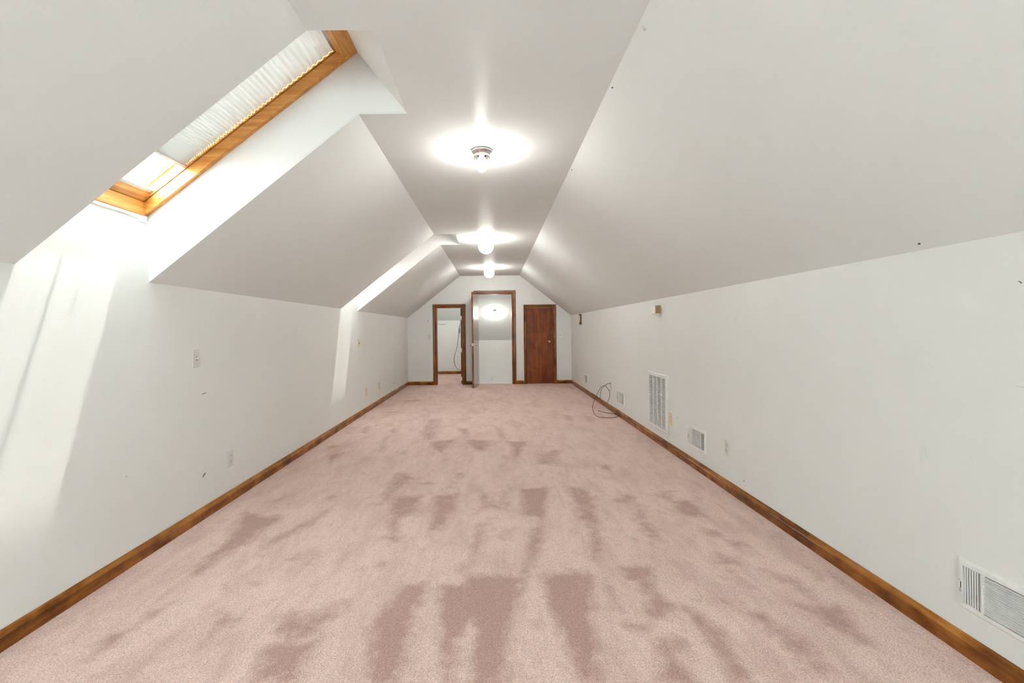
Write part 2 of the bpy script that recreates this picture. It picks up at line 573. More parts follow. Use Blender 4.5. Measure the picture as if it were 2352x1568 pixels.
# ------------------------------------------------------------------ floor (vacuum-brushed pink carpet)
MARKS = [
(0.9,[(-0.44,2.17),(-0.33,2.16),(-0.36,1.76),(-0.35,1.56),(-0.45,1.56),(-0.52,1.87)]),
(1,[(-0.26,2.13),(-0.15,2.14),(-0.13,2.23),(-0.02,2.24),(0.12,2.2),(0.05,1.86),(0.02,1.55),(-0.08,1.55),(-0.08,1.82),(-0.11,1.9),(-0.16,1.75),(-0.16,1.55),(-0.18,1.55),(-0.23,1.82)]),
(0.9,[(0.23,2.22),(0.42,2.26),(0.47,2.21),(0.4,1.86),(0.36,1.55),(0.28,1.55),(0.27,1.78),(0.23,1.98)]),
(0.7,[(-0.74,3.3),(-0.53,3.34),(-0.52,3.03),(-0.62,2.91),(-0.56,2.63),(-0.61,2.56),(-0.64,2.63),(-0.68,2.89)]),
(0.8,[(-0.43,3.31),(-0.28,3.37),(-0.27,3.09),(-0.33,2.85),(-0.35,2.74),(-0.39,2.75),(-0.42,3.03)]),
(.5,[(-0.15,3.58),(-0.11,3.52),(-0.0,3.25),(0.12,3.56),(0.14,3.47),(0.07,3.04),(-0.09,3.05),(-0.12,2.99)]),
(0.9,[(0.2,3.43),(0.4,3.46),(0.32,2.95),(0.29,2.89),(0.18,2.95)]),
(0.7,[(0.54,3.48),(0.67,3.46),(0.72,3.22),(0.64,2.8),(0.56,2.8),(0.53,2.91)]),
(0.7,[(-0.13,2.84),(-0.04,2.84),(-0.07,2.66),(-0.11,2.49),(-0.12,2.33),(-0.13,2.55)]),
(0.7,[(0.06,2.76),(0.12,2.75),(0.1,2.61),(0.04,2.61)]),
(0.8,[(0.21,2.76),(0.28,2.77),(0.24,2.5),(0.17,2.29),(0.11,2.06),(0.04,1.86),(0.08,2.07),(0.17,2.4)]),
(0.8,[(0.57,2.8),(0.64,2.82),(0.52,2.35),(0.53,2.45)]),
(0.7,[(-0.94,1.96),(-0.8,1.95),(-0.65,2.02),(-0.65,1.98),(-0.72,1.86),(-0.7,1.78),(-0.8,1.76),(-0.9,1.83)]),
(0.8,[(-0.9,1.74),(-0.86,1.76),(-0.7,1.78),(-0.7,1.7),(-0.7,1.56),(-0.85,1.56)]),
(0.7,[(-1.57,2.73),(-1.58,2.94),(-1.43,3.01),(-1.45,2.83),(-1.39,2.67),(-1.44,2.52),(-1.47,2.4),(-1.55,2.52)]),
(0.6,[(-0.85,3.87),(-0.79,3.86),(-0.65,3.72),(-0.75,3.38),(-0.81,3.04),(-0.83,3.38)]),
(0.5,[(-0.36,3.85),(-0.25,3.84),(-0.3,3.66),(-0.3,3.44),(-0.37,3.45),(-0.35,3.61)]),
(0.8,[(-1.2,1.95),(-1.1,1.92),(-1.13,1.88),(-1.17,1.9)]),
(0.7,[(-0.74,2.02),(-0.7,2.04),(-0.66,2.02),(-0.7,1.98)]),
(0.6,[(-0.25,2.31),(-0.12,2.35),(-0.14,2.29),(-0.19,2.24),(-0.23,2.23)]),
(0.7,[(-0.63,2.36),(-0.58,2.36),(-0.58,2.32),(-0.61,2.32)]),
(1,[(0.64,2.29),(0.77,2.29),(0.72,2.08),(0.76,1.97),(0.7,1.89),(0.64,1.91),(0.68,2.03),(0.68,2.17),(0.64,2.2)]),
(0.8,[(1.25,3.17),(1.35,3.16),(1.35,2.89),(1.26,2.89),(1.18,2.96)]),
(0.6,[(1.15,3.31),(1.27,3.34),(1.24,3.17),(1.14,3.23)]),
(0.9,[(0.83,3.18),(0.95,3.29),(1.0,3.26),(0.9,3.12)]),
(0.6,[(0.96,3.18),(1.0,3.07),(0.96,2.83),(0.97,2.67),(0.94,2.54),(0.88,2.56),(0.88,2.75),(0.9,2.92)]),
(0.7,[(1.23,2.74),(1.33,2.7),(1.34,2.62),(1.29,2.6),(1.23,2.62)]),
(0.7,[(1.31,2.58),(1.38,2.55),(1.35,2.4),(1.31,2.48)]),
(0.9,[(1.18,2.42),(1.19,2.37),(1.26,2.35),(1.23,2.32),(1.16,2.32)]),
(0.8,[(0.55,2.66),(0.6,2.6),(0.54,2.37),(0.54,2.28),(0.5,2.34)]),
(0.8,[(1.17,2.24),(1.18,2.1),(1.15,2.13)]),
(0.8,[(1.32,2.26),(1.38,2.22),(1.4,2.13),(1.34,2.16)]),
(0.8,[(1.29,1.97),(1.48,1.95),(1.45,1.83),(1.42,1.73),(1.38,1.74),(1.34,1.84)]),
(0.8,[(0.81,1.96),(0.86,1.91),(0.9,1.81),(0.9,1.7),(0.87,1.54),(0.8,1.54),(0.82,1.67),(0.82,1.82)]),
(0.9,[(0.53,1.86),(0.58,1.85),(0.61,1.82),(0.55,1.82)]),
(0.9,[(0.63,1.77),(0.72,1.76),(0.66,1.64),(0.66,1.54),(0.55,1.54),(0.61,1.64)]),
(0.8,[(1.07,1.91),(1.13,1.9),(1.14,1.82),(1.2,1.73),(1.17,1.65),(1.17,1.57),(1.11,1.57),(1.1,1.66),(1.09,1.78)]),
(0.8,[(1.42,2.21),(1.42,2.09),(1.4,2.01),(1.39,2.08)]),
(0.7,[(0.53,2.18),(0.54,2.03),(0.54,1.92),(0.51,1.96),(0.51,2.09)]),
(0.8,[(0.98,2.01),(1.03,2.0),(1.0,1.98),(0.98,1.99)]),
(0.6,[(1.57,2.26),(1.64,2.23),(1.66,2.01),(1.61,1.99),(1.59,2.15)]),
(0.8,[(-1.68,3.04),(-1.53,2.99),(-1.4,2.96),(-1.43,2.65),(-1.48,2.49),(-1.5,2.27),(-1.54,2.27),(-1.57,2.42),(-1.57,2.6),(-1.61,2.81)]),
(0.6,[(-1.64,3.2),(-1.49,3.4),(-1.54,3.25)]),
(0.6,[(-1.36,2.61),(-1.14,3.05),(-1.16,2.84),(-1.29,2.54)]),
(0.8,[(-1.51,1.95),(-1.47,1.97),(-1.48,1.93)]),
(0.9,[(-1.19,1.89),(-1.17,1.94),(-1.09,1.91),(-1.12,1.89),(-1.16,1.82)]),
(0.8,[(-1.54,1.71),(-1.55,1.83),(-1.49,1.85),(-1.5,1.77),(-1.52,1.69)]),
(0.6,[(-1.17,1.74),(-1.14,1.84),(-1.13,1.75)]),
(0.6,[(-1.0,2.37),(-0.97,2.48),(-0.94,2.5),(-0.96,2.36)]),
(0.7,[(-1.11,2.4),(-1.03,2.52),(-1.07,2.42)]),
(0.8,[(-1.2,2.19),(-1.13,2.19),(-1.14,2.17)]),
(0.5,[(-0.95,6.15),(-0.72,6.24),(-0.66,5.12),(-0.72,4.99),(-0.83,5.13)]),
(0.7,[(-0.71,4.92),(-0.42,5.04),(-0.54,4.5),(-0.66,4.67)]),
(0.7,[(-0.33,5.0),(-0.02,4.96),(-0.12,4.48),(-0.25,4.66)]),
(0.7,[(0.08,4.92),(0.34,4.88),(0.22,4.26),(0.17,4.21),(0.18,4.64)]),
(0.6,[(-0.02,5.72),(0.09,5.55),(0.12,4.95),(0.05,5.23)]),
(0.7,[(-0.46,5.58),(-0.31,5.57),(-0.31,5.25),(-0.37,5.26)]),
(0.6,[(0.54,4.51),(0.64,4.56),(0.56,4.06),(0.37,4.07),(0.41,4.35)]),
(0.7,[(-1.63,4.44),(-1.5,4.54),(-1.51,4.09)]),
(0.5,[(-1.16,4.53),(-1.25,5.15),(-1.2,5.15),(-1.13,4.58)]),
(0.6,[(-0.84,3.86),(-0.74,3.85),(-0.81,3.4),(-0.85,3.17)]),
(0.7,[(-1.65,5.72),(-1.6,5.81),(-1.52,5.39),(-1.59,5.39)]),
(0.5,[(0.89,6.48),(1.12,6.24),(0.99,5.85)]),
(0.6,[(1.2,6.35),(1.36,6.23),(1.26,5.84)]),
(0.9,[(0.94,4.0),(1.0,4.04),(1.01,3.96),(0.97,3.88),(0.92,3.9)]),
(0.8,[(-0.58,3.58),(-0.54,3.61),(-0.49,3.58),(-0.53,3.55)]),
(0.8,[(-1.23,3.29),(-1.2,3.34),(-1.16,3.32),(-1.18,3.25)]),
(0.7,[(-1.27,5.45),(-1.25,5.62),(-1.17,5.41),(-1.22,5.37)]),
(0.7,[(0.87,3.2),(0.96,3.31),(0.96,3.23),(0.89,3.14)]),
(0.5,[(-0.98,4.52),(-0.87,4.57),(-0.88,4.43)]),
]

STAINS = [(-1.535, 6.744, 0.134, 0.074), (-1.42, 7.818, 0.181, 0.101), (-1.70, 4.757, 0.063, 0.062)]


def carpet(x0, x1, y0, y1, step, z=0.0, marks=True):
    nx = int(round((x1 - x0) / step)) + 1
    ny = int(round((y1 - y0) / step)) + 1
    xs = np.linspace(x0, x1, nx)
    ys = np.linspace(y0, y1, ny)
    X, Y = np.meshgrid(xs, ys)
    co = np.zeros((ny * nx, 3))
    co[:, 0] = X.ravel()
    co[:, 1] = Y.ravel()
    co[:, 2] = z
    idx = np.arange(ny * nx).reshape(ny, nx)
    f = np.stack([idx[:-1, :-1], idx[:-1, 1:], idx[1:, 1:], idx[1:, :-1]], -1).reshape(-1, 4)
    me = bpy.data.meshes.new('floor')
    me.vertices.add(len(co))
    me.vertices.foreach_set('co', co.ravel())
    me.loops.add(f.size)
    me.loops.foreach_set('vertex_index', f.ravel())
    me.polygons.add(len(f))
    me.polygons.foreach_set('loop_start', np.arange(0, f.size, 4))
    me.update(calc_edges=True)
    nap = np.zeros((ny, nx))
    st = np.zeros((ny, nx))
    if marks:
        soft = 0.05
        for wgt, poly in MARKS:
            P = np.array(poly)
            if P.shape[0] < 3:
                continue
            m_ = 0.12
            ix = np.where((xs > P[:, 0].min() - m_) & (xs < P[:, 0].max() + m_))[0]
            iy = np.where((ys > P[:, 1].min() - m_) & (ys < P[:, 1].max() + m_))[0]
            if len(ix) == 0 or len(iy) == 0:
                continue
            gx, gy = np.meshgrid(xs[ix], ys[iy])
            dist = np.full(gx.shape, 9.0)
            inside = np.zeros(gx.shape, bool)
            for k in range(len(P)):
                ax, ay = P[k]
                bx_, by_ = P[(k + 1) % len(P)]
                ex, ey = bx_ - ax, by_ - ay
                L2 = ex * ex + ey * ey + 1e-9
                t = np.clip(((gx - ax) * ex + (gy - ay) * ey) / L2, 0, 1)
                dist = np.minimum(dist, np.hypot(gx - ax - t * ex, gy - ay - t * ey))
                cond = ((ay > gy) != (by_ > gy))
                xi = ax + (gy - ay) / (ey if abs(ey) > 1e-9 else 1e-9) * ex
                inside ^= cond & (gx < xi)
            sdv = np.where(inside, -dist, dist)
            val = wgt * np.clip(0.5 - sdv / (2 * soft), 0, 1)
            sub = nap[iy[0]:iy[-1] + 1, ix[0]:ix[-1] + 1]
            np.maximum(sub, val, out=sub)
        for sx, sy, rx, ry in STAINS:
            st = np.maximum(st, np.clip(1.4 - np.hypot((X - sx) / rx, (Y - sy) / ry), 0, 1))
    for nm, arr in (('nap', nap), ('stain', st)):
        a = me.attributes.new(nm, 'FLOAT', 'POINT')
        a.data.foreach_set('value', arr.ravel())
    me.materials.append(M_CARPET)
    o = bpy.data.objects.new('floor', me)
    C.objects.link(o)
    o['kind'] = 'structure'
    return o


fl = carpet(A_, B_, R0, D + 0.12, 0.0201)
fl['label'] = 'dusty pink carpet with darker brushed vacuum tracks in the long attic room'
fl2 = carpet(A_, -0.60, D + 0.12, 12.6, 0.1, marks=False)
fl2['label'] = 'pink carpet of the small room seen through the left doorway'

# ------------------------------------------------------------------ walls
def wall_left():
    pts = [(R0, 0), (D, 0), (D, KL)]
    for y0, y1 in reversed(WELLS):
        pts += [(y1 + T, KL), (y1 + T, FO.y), (y0 - T, FO.y), (y0 - T, KL)]
    pts += [(R0, KL)]
    return prism(pts, 'x', A_ - 0.10, A_)


wl_ = struct('wall_left', wall_left(), M_WALL, 'off white knee wall on the left, running up into the two skylight wells')
wr_ = struct('wall_right', prism([(R0, 0), (D, 0), (D, KR), (R0, KR)], 'x', B_, B_ + 0.10), M_WALL, 'off white knee wall on the right with the floor registers')

# door openings in the far wall (x0, x1, top)
DL = (-1.270, -0.690, 1.715)
DM = (-0.362, 0.420, 2.008)
DR = (0.722, 1.326, 1.700)
pts = [(A_, 0), (DL[0], 0), (DL[0], DL[2]), (DL[1], DL[2]), (DL[1], 0), (DM[0], 0), (DM[0], DM[2]), (DM[1], DM[2]), (DM[1], 0),
       (DR[0], 0), (DR[0], DR[2]), (DR[1], DR[2]), (DR[1], 0), (B_, 0), (B_, KR), (CR, CH), (CL, CH), (A_, KL)]
bm = prism(pts, 'y', D, D + 0.12)
prism([(A_ - 0.05, KL), (CL, CH), (CL, CH + T), (A_ - 0.05, CH + T)], 'y', D + 0.10, D + 0.12, bm)
prism([(B_ + 0.10, KR), (B_ + 0.10, CH + T), (CR, CH + T), (CR, CH)], 'y', D + 0.10, D + 0.12, bm)
struct('wall_back', bm, M_WALL, 'off white gable wall at the far end with three doorways')

# wall behind the camera, with an unseen window added for fill daylight
GW = (-0.55, 0.65, 0.75, 1.95)
bm = bmesh.new()
prism([(A_, 0), (GW[0], 0), (GW[0], GW[3]), (GW[0], CH), (CL, CH), (A_, KL)], 'y', R0 - 0.12, R0, bm)
prism([(GW[1], 0), (B_, 0), (B_, KR), (GW[1], CH - (GW[1] - CR) * (CH - KR) / (B_ - CR))], 'y', R0 - 0.12, R0, bm)
prism([(GW[0], 0), (GW[1], 0), (GW[1], GW[2]), (GW[0], GW[2])], 'y', R0 - 0.12, R0, bm)
prism([(GW[0], GW[3]), (GW[1], GW[3]), (GW[1], CH - (GW[1] - CR) * (CH - KR) / (B_ - CR)), (CR, CH), (GW[0], CH)], 'y', R0 - 0.12, R0, bm)
struct('wall_front', bm, M_WALL, 'off white gable wall behind the camera')
w3 = sroot('window_3', (0, R0 - 0.06, 0), label='unseen sash window added in the gable wall behind the camera for fill daylight')
bm = bmesh.new()
for x in (GW[0], GW[1] - 0.05):
    box(bm, x, x + 0.05, -0.03, 0.03, GW[2], GW[3])
for z in (GW[2], (GW[2] + GW[3]) / 2 - 0.02, GW[3] - 0.05):
    box(bm, GW[0] + 0.05, GW[1] - 0.05, -0.03, 0.03, z, z + 0.05)
obj('window_frame', bm, M_CASE_X, w3)
obj('glass_pane', bx(GW[0] + 0.05, GW[1] - 0.05, -0.003, 0.003, GW[2] + 0.05, GW[3] - 0.05), M_GLASS, w3)

# ------------------------------------------------------------------ ceiling


def slope_seg(x0, z0, x1, z1, y0, y1, bm):
    d = Vector((x1 - x0, z1 - z0)).normalized()
    n = Vector((-d.y, d.x))
    if n.y < 0:
        n = -n
    prism([(x0, z0), (x1, z1), (x1 + n.x * T, z1 + n.y * T), (x0 + n.x * T, z0 + n.y * T)], 'y', y0, y1, bm)


bm = bmesh.new()
ye = [R0] + [v for wv in WELLS for v in wv] + [D]
for i in range(0, len(ye), 2):
    slope_seg(A_, KL, CL, CH, ye[i], ye[i + 1], bm)
sl = struct('ceiling', bm, M_CEIL, 'sloped left side of the ceiling pierced by two skylight wells')
bm = bmesh.new()
slope_seg(B_, KR, CR, CH, R0, D, bm)
sr = struct('ceiling', bm, M_CEIL, 'sloped right side of the ceiling, unbroken')
pts = [(CR, R0), (CR, D), (CL, D)]
for y0, y1 in reversed(WELLS):
    pts += [(CL, y1), (WX, y1), (WX, y0), (CL, y0)]
pts += [(CL, R0)]
struct('ceiling', prism(pts, 'z', CH, CH + T), M_CEIL, 'flat middle strip of the ceiling carrying the lamps')

# skylight wells: two cheeks and a head each
off = 0.0
for k, (y0, y1) in enumerate(WELLS):
    cheek = [(A_, KL + 0.0018), (CL, CH + 0.0015), (WX, CH + 0.0015), (FT.x, FT.y), sn(FL, 0.172), sn(0, 0.172), (FO.x, FO.y)]
    nm = ('near', 'far')[k]
    e_ = 0.0008
    for s_, (ya, yb), pos in ((0, (y0 - T, y0 - e_), 'near'), (1, (y1 + e_, y1 + T), 'far')):
        struct('wall_skylight_' + ('near' if k == 0 else 'far'), prism(cheek, 'y', ya, yb), M_WELL,
               'white %s cheek of the %s skylight well' % (pos, ('nearer', 'farther')[k]))
    d = Vector((FT.x - WX, FT.y - CH)).normalized()
    n = Vector((-d.y, d.x))
    if n.x < 0:
        n = -n
    q = [(WX + e_, CH + 0.001), (FT.x, FT.y), (FT.x + n.x * T, FT.y + n.y * T), (WX + n.x * T, CH + n.y * T)]
    struct('wall_skylight_' + ('near' if k == 0 else 'far'), prism(q, 'y', y0 - T, y1 + T), M_WELL,
           'white upper face of the %s skylight well' % ('nearer', 'farther')[k])

# ------------------------------------------------------------------ skylights (window_1, window_2) and their pleated blinds
def sprism(pts_sn, ya, yb, bm=None):
    return prism([sn(s, n) for s, n in pts_sn], 'y', ya, yb, bm)


def skylight(idx, ybase):
    W = 0.70
    r = sroot('window_%d' % idx, (0, ybase, 0), label='pine framed roof window in the %s skylight well' % ('nearer' if idx == 1 else 'farther'))
    fw = 0.027
    # outer frame
    for ya, yb in ((0, fw), (W - fw, W)):
        obj('frame_stile', sprism([(0.0, 0), (FL, 0), (FL, 0.056), (0.0, 0.056)], ya, yb), M_PINE_S, r)
    obj('frame_rail', sprism([(0.0, -0.004), (0.007, -0.004), (0.051, 0.053), (0.0, 0.053)], fw, W - fw), M_PINE, r)
    obj('frame_rail', sprism([(FL - 0.075, 0.0), (FL, 0.0), (FL, 0.056), (FL - 0.095, 0.056)], fw, W - fw), M_PINE, r)
    # sash
    sash = obj('sash', sprism([(0.004, 0.060), (FL - 0.004, 0.060), (FL - 0.004, 0.172), (0.004, 0.172)], 0.0, fw + 0.003), M_PINE_S, r)
    obj('sash_stile', sprism([(0.004, 0.060), (FL - 0.004, 0.060), (FL - 0.004, 0.172), (0.004, 0.172)], W - fw - 0.003, W), M_PINE_S, r)
    # rounded lower rail
    pr = [(0.004, 0.060)]
    for i in range(9):
        t = math.radians(-90 + i * 15)
        pr.append((0.075 + 0.036 * math.cos(t), 0.094 + 0.036 * math.sin(t)))
    pr += [(0.115, 0.135), (0.004, 0.135)]
    o = obj('sash_rail', sprism(pr, fw + 0.003, W - fw - 0.003), M_PINE, r)
    obj('sash_rail', sprism([(FL - 0.10, 0.066), (FL - 0.004, 0.060), (FL - 0.004, 0.135), (FL - 0.10, 0.135)], fw + 0.003, W - fw - 0.003), M_PINE, r)
    # glazing bars and glass
    obj('glazing_bead', sprism([(0.100, 0.075), (0.128, 0.072), (0.128, 0.081), (0.112, 0.120), (0.104, 0.120)], fw + 0.003, W - fw - 0.003), M_WHITE, r)
    for ya, yb in ((fw + 0.003, fw + 0.013), (W - fw - 0.013, W - fw - 0.003)):
        obj('glazing_strip', sprism([(0.12, 0.112), (FL - 0.10, 0.112), (FL - 0.10, 0.120), (0.12, 0.120)], ya, yb), M_ALU, r)
    pane = obj('glass_pane', sprism([(0.10, 0.121), (FL - 0.08, 0.121), (FL - 0.08, 0.129), (0.10, 0.129)], fw + 0.002, W - fw - 0.002), M_GLASS, r)
    for ya, yb in ((-0.03, 0.012), (W - 0.012, W + 0.03)):
        obj('flashing', sprism([(-0.05, 0.174), (FL + 0.06, 0.174), (FL + 0.06, 0.195), (-0.05, 0.195)], ya, yb), M_ALU, r)
    obj('added_glazing_bar', sprism([(0.10, 0.131), (FL - 0.08, 0.131), (FL - 0.08, 0.140), (0.10, 0.140)], 0.340, 0.358), M_ALU, r)  # hidden bar, added to cast the dark line down the sun streak
    for sa, sb in ((-0.05, 0.02), (FL - 0.01, FL + 0.06)):
        obj('flashing', sprism([(sa, 0.174), (sb, 0.174), (sb, 0.195), (sa, 0.195)], 0.012, W - 0.012), M_ALU, r)
    obj('added_curb', sprism([(-0.045, 0.0), (-0.001, 0.0), (-0.001, 0.172), (-0.045, 0.172)], -T, W + T), M_PLASTER, r)  # both curbs added out of view to stop sky leaking past the frame
    obj('added_curb', sprism([(FL + 0.001, 0.0), (FL + 0.02, 0.0), (FL + 0.02, 0.172), (FL + 0.001, 0.172)], -T, W + T), M_PLASTER, r)
    # small stay on the outside of the sash seen through the glass
    px, pz = sn(0.20, 0.110)
    obj('catch', lathe([(0.002, -0.010), (0.008, -0.008), (0.009, 0.004), (0.004, 0.008)], 12, None, 'z', (px, 0.46, pz)), M_ALU, r, True)
    # unpainted gap with shims under the lower frame member
    obj('shim_strip', bx(A_ + 0.0002, A_ + 0.002, 0.004, W - 0.004, FO.y - 0.026, FO.y - 0.0045), M_PLASTER, r)
    for (a, b_, h) in ((0.05, 0.16, 0.020), (0.17, 0.22, 0.025), (0.24, 0.62, 0.016), (0.625, 0.685, 0.034)):
        obj('shim', bx(A_ + 0.002, A_ + 0.004, a, b_, FO.y - 0.004 - h, FO.y - 0.0045), M_WELL if h > 0.03 else M_PLASTER, r)

    # blind
    b = thing('pleated_blind', 'white pleated blind drawn most of the way down the %s skylight' % ('nearer' if idx == 1 else 'farther'), 'blind', (0, ybase, 0), group='skylight blinds')
    s0, s1 = 0.352, FL - 0.105
    ya, yb = fw + 0.0045, W - fw - 0.0045
    s = s0
    verts = []
    i = 0
    bmf = bmesh.new()
    rows = []
    while s < s1:
        t = (s - s0) / (s1 - s0)
        half = 0.5 * (0.0095 + 0.031 * t ** 0.9)
        depth = 0.017 * (1 - 0.50 * t)
        n = 0.066 if i % 2 == 0 else 0.066 + depth
        rows.append((s, n))
        s += half
        i += 1
    rows.append((s1, 0.078))
    prev = None
    for (ss, nn) in rows:
        x, z = sn(ss, nn)
        cur = (bmf.verts.new((x, ya, z)), bmf.verts.new((x, yb, z)))
        if prev:
            bmf.faces.new((prev[0], prev[1], cur[1], cur[0]))
        prev = cur
    fo = obj('pleated_fabric', bmf, M_BLIND, b)
    sol = fo.modifiers.new('thickness', 'SOLIDIFY')
    sol.thickness = 0.0006
    obj('bottom_rail', sprism([(s0 - 0.014, 0.064), (s0, 0.062), (s0, 0.088), (s0 - 0.014, 0.086)], ya, yb), M_PLATE, b)
    obj('top_rail', sprism([(s1, 0.064), (s1 + 0.014, 0.062), (s1 + 0.014, 0.090), (s1, 0.088)], ya, yb), M_ALU, b)
    xa, za = sn(0.118, 0.078)
    xb, zb = sn(s0 - 0.012, 0.074)
    for (y_0, y_1) in ((W - fw - 0.016, W - fw - 0.030), (fw + 0.016, fw + 0.030)):
        obj('guide_cord', tube([(xa, y_0, za), (xb, y_1, zb)], 0.0016, 6, 1), M_WHITE, b)
    return r, b


skylight(1, WELLS[0][0])
skylight(2, WELLS[1][0])

# ------------------------------------------------------------------ rooms beyond the doorways
# left: small room
CK = 1.476
slp = 0.78
struct('wall_closet_back', prism([(A_, 0), (-0.60, 0), (-0.60, CK), (A_, CK)], 'y', 12.55, 12.65), M_WALL, 'knee wall at the back of the small room behind the left doorway')
ytop = 12.55 - (CH - CK) / slp
struct('ceiling_closet', prism([(12.55, CK), (ytop, CH), (D + 0.12, CH), (D + 0.12, CH + T), (ytop, CH + T), (12.55, CK + T)], 'x', A_, -0.60), M_CEIL, 'sloped ceiling of the small room behind the left doorway')
side = [(D + 0.12, 0), (12.55, 0), (12.55, CK), (ytop, CH), (D + 0.12, CH)]
struct('wall_closet_left', prism(side, 'x', A_ - 0.05, A_), M_WALL, 'left side wall of the small room')
struct('wall_closet_right', prism([(D + 0.12, -1.3), (12.55, -1.3), (12.55, CK), (ytop, CH), (D + 0.12, CH)], 'x', -0.60, -0.50), M_WALL, 'partition between the small room and the stairwell')
# middle: stairwell
SK = 0.928
SY = 12.2
sy2 = SY - (CH - SK) / slp
struct('wall_stairwell_back', prism([(-0.50, -1.3), (0.62, -1.3), (0.62, SK), (-0.50, SK)], 'y', SY, SY + 0.1), M_WALL, 'low white wall facing the middle doorway across the stairwell')
struct('ceiling_stairwell', prism([(SY, SK), (sy2, CH), (D + 0.12, CH), (D + 0.12, CH + T), (sy2, CH + T), (SY, SK + T)], 'x', -0.50, 0.62), M_CEIL, 'sloping ceiling above the stairwell')
struct('wall_stairwell_right', prism([(D + 0.12, -1.3), (SY, -1.3), (SY, SK), (sy2, CH), (D + 0.12, CH)], 'x', 0.62, 0.70), M_WALL, 'right side wall of the stairwell')
st = sroot('staircase', (0, D + 0.12, 0), label='carpeted stairs going down behind the middle doorway')
for i in range(6):
    obj('step', bx(-0.50, 0.62, 0.25 * i, 0.25 * i + 0.28 if i < 5 else SY - D - 0.12, -0.18 * (i + 1) - 0.16, -0.18 * (i + 1), bev=0.0), M_CARPET, st)
obj('riser', bx(-0.50, 0.62, -0.002, 0.012, -0.34, -0.001), M_CARPET, st)
struct('wall_light_block', bx(0.70, B_ + 0.1, D + 0.30, D + 0.36, -0.1, CH), M_WALL, 'unseen wall added behind the closed right door to block light under it')  # added out of sight so no sky shows through the door gap

# ------------------------------------------------------------------ baseboards
BP = [(0.0, 0.0), (0.013, 0.0), (0.0145, 0.050), (0.0120, 0.0525), (0.0140, 0.055), (0.0125, 0.060), (0.0060, 0.074), (0.0045, 0.080), (0.0, 0.080)]


def baseboard(name, p0, p1, nrm, m, label, e0=0.0, e1=0.0):
    """board along the floor from p0 to p1 (XY) with its face looking along nrm"""
    p0 = Vector((*p0, 0))
    p1 = Vector((*p1, 0))
    n = Vector((*nrm, 0))
    bm = bmesh.new()
    d = (p1 - p0).normalized()
    r0 = [bm.verts.new(p0 + n * a + Vector((0, 0, b)) + d * a * e0) for a, b in BP]
    r1 = [bm.verts.new(p1 + n * a + Vector((0, 0, b)) - d * a * e1) for a, b in BP]
    k = len(BP)
    for j in range(k):
        bm.faces.new((r0[j], r0[(j + 1) % k], r1[(j + 1) % k], r1[j]))
    bm.faces.new(r0)
    bm.faces.new(r1[::-1])
    for f in bm.faces:
        if f.calc_center_median().z > 0.0565 and len(f.verts) == 4:
            f.material_index = 1
    o = struct(name, bm, m, label)
    o.data.materials.append(M_CAP)
    return o


baseboard('baseboard_left', (A_, R0), (A_, D), (1, 0), M_BASE_Y, 'brown stained baseboard along the left knee wall', 0, 1)
baseboard('baseboard_right', (B_, R0), (B_, D), (-1, 0), M_BASE_Y, 'brown stained baseboard along the right knee wall', 0, 1)
baseboard('baseboard_back', (A_, D), (DL[0] - 0.073, D), (0, -1), M_BASE_X, 'brown baseboard on the far wall left of the left doorway', 1, 0)
baseboard('baseboard_back', (DL[1] + 0.073, D), (DM[0] - 0.075, D), (0, -1), M_BASE_X, 'short brown baseboard between the left and middle doorways')
baseboard('baseboard_back', (DM[1] + 0.075, D), (DR[0] - 0.058, D), (0, -1), M_BASE_X, 'short brown baseboard between the middle and right doorways')
baseboard('baseboard_back', (DR[1] + 0.066, D), (B_, D), (0, -1), M_BASE_X, 'brown baseboard on the far wall right of the closed door', 0, 1)
baseboard('baseboard_closet', (A_, 12.55), (-0.60, 12.55), (0, -1), M_BASE_X, 'brown baseboard at the back of the small room')

# ------------------------------------------------------------------ doorways: casings, jambs, doors
CP = [(0.0, 0.0), (0.0, -0.010), (0.012, -0.013), (0.022, -0.012), (0.030, -0.017), (0.052, -0.019), (0.060, -0.019), (0.066, -0.014), (0.066, 0.0)]


def casing(parent, x0, x1, top, wl, wr, wt):
    """mitred casing around an opening; coordinates relative to the wall face"""
    def ring(bm, x, z, ux, uz, w_, wz):
        return [bm.verts.new((x + ux * a / 0.066 * w_, v, z + uz * a / 0.066 * wz)) for a, v in CP]
    def seg(a, b, m):
        bm = bmesh.new()
        r0 = ring(bm, *a)
        r1 = ring(bm, *b)
        k = len(CP)
        for j in range(k):
            bm.faces.new((r0[j], r0[(j + 1) % k], r1[(j + 1) % k], r1[j]))
        bm.faces.new(r0)
        bm.faces.new(r1[::-1])
        return obj('casing', bm, m, parent)
    seg((x0, 0.0, -1, 0, wl, 0), (x0, top, -1, 1, wl, wt), M_CASE_Z)
    seg((x0, top, -1, 1, wl, wt), (x1, top, 1, 1, wr, wt), M_CASE_X)
    seg((x1, top, 1, 1, wr, wt), (x1, 0.0, 1, 0, wr, 0), M_CASE_Z)


def jambs(parent, x0, x1, top, stop=0.07):
    for a, b in ((x0, x0 + 0.012), (x1 - 0.012, x1)):
        obj('jamb', bx(a, b, 0.0, 0.12, 0.0, top), M_CASE_Z, parent)
    obj('jamb', bx(x0 + 0.012, x1 - 0.012, 0.0, 0.12, top - 0.012, top), M_CASE_X, parent)


def knob_mesh(side):
    # rose, neck, ball along y, side = -1 towards the camera
    pr = [(0.030, 0.0), (0.030, 0.004), (0.024, 0.008), (0.011, 0.010), (0.010, 0.026), (0.016, 0.030), (0.025, 0.038), (0.027, 0.048), (0.023, 0.058), (0.012, 0.063), (0.002, 0.064)]
    return [(r, h * side) for r, h in pr]


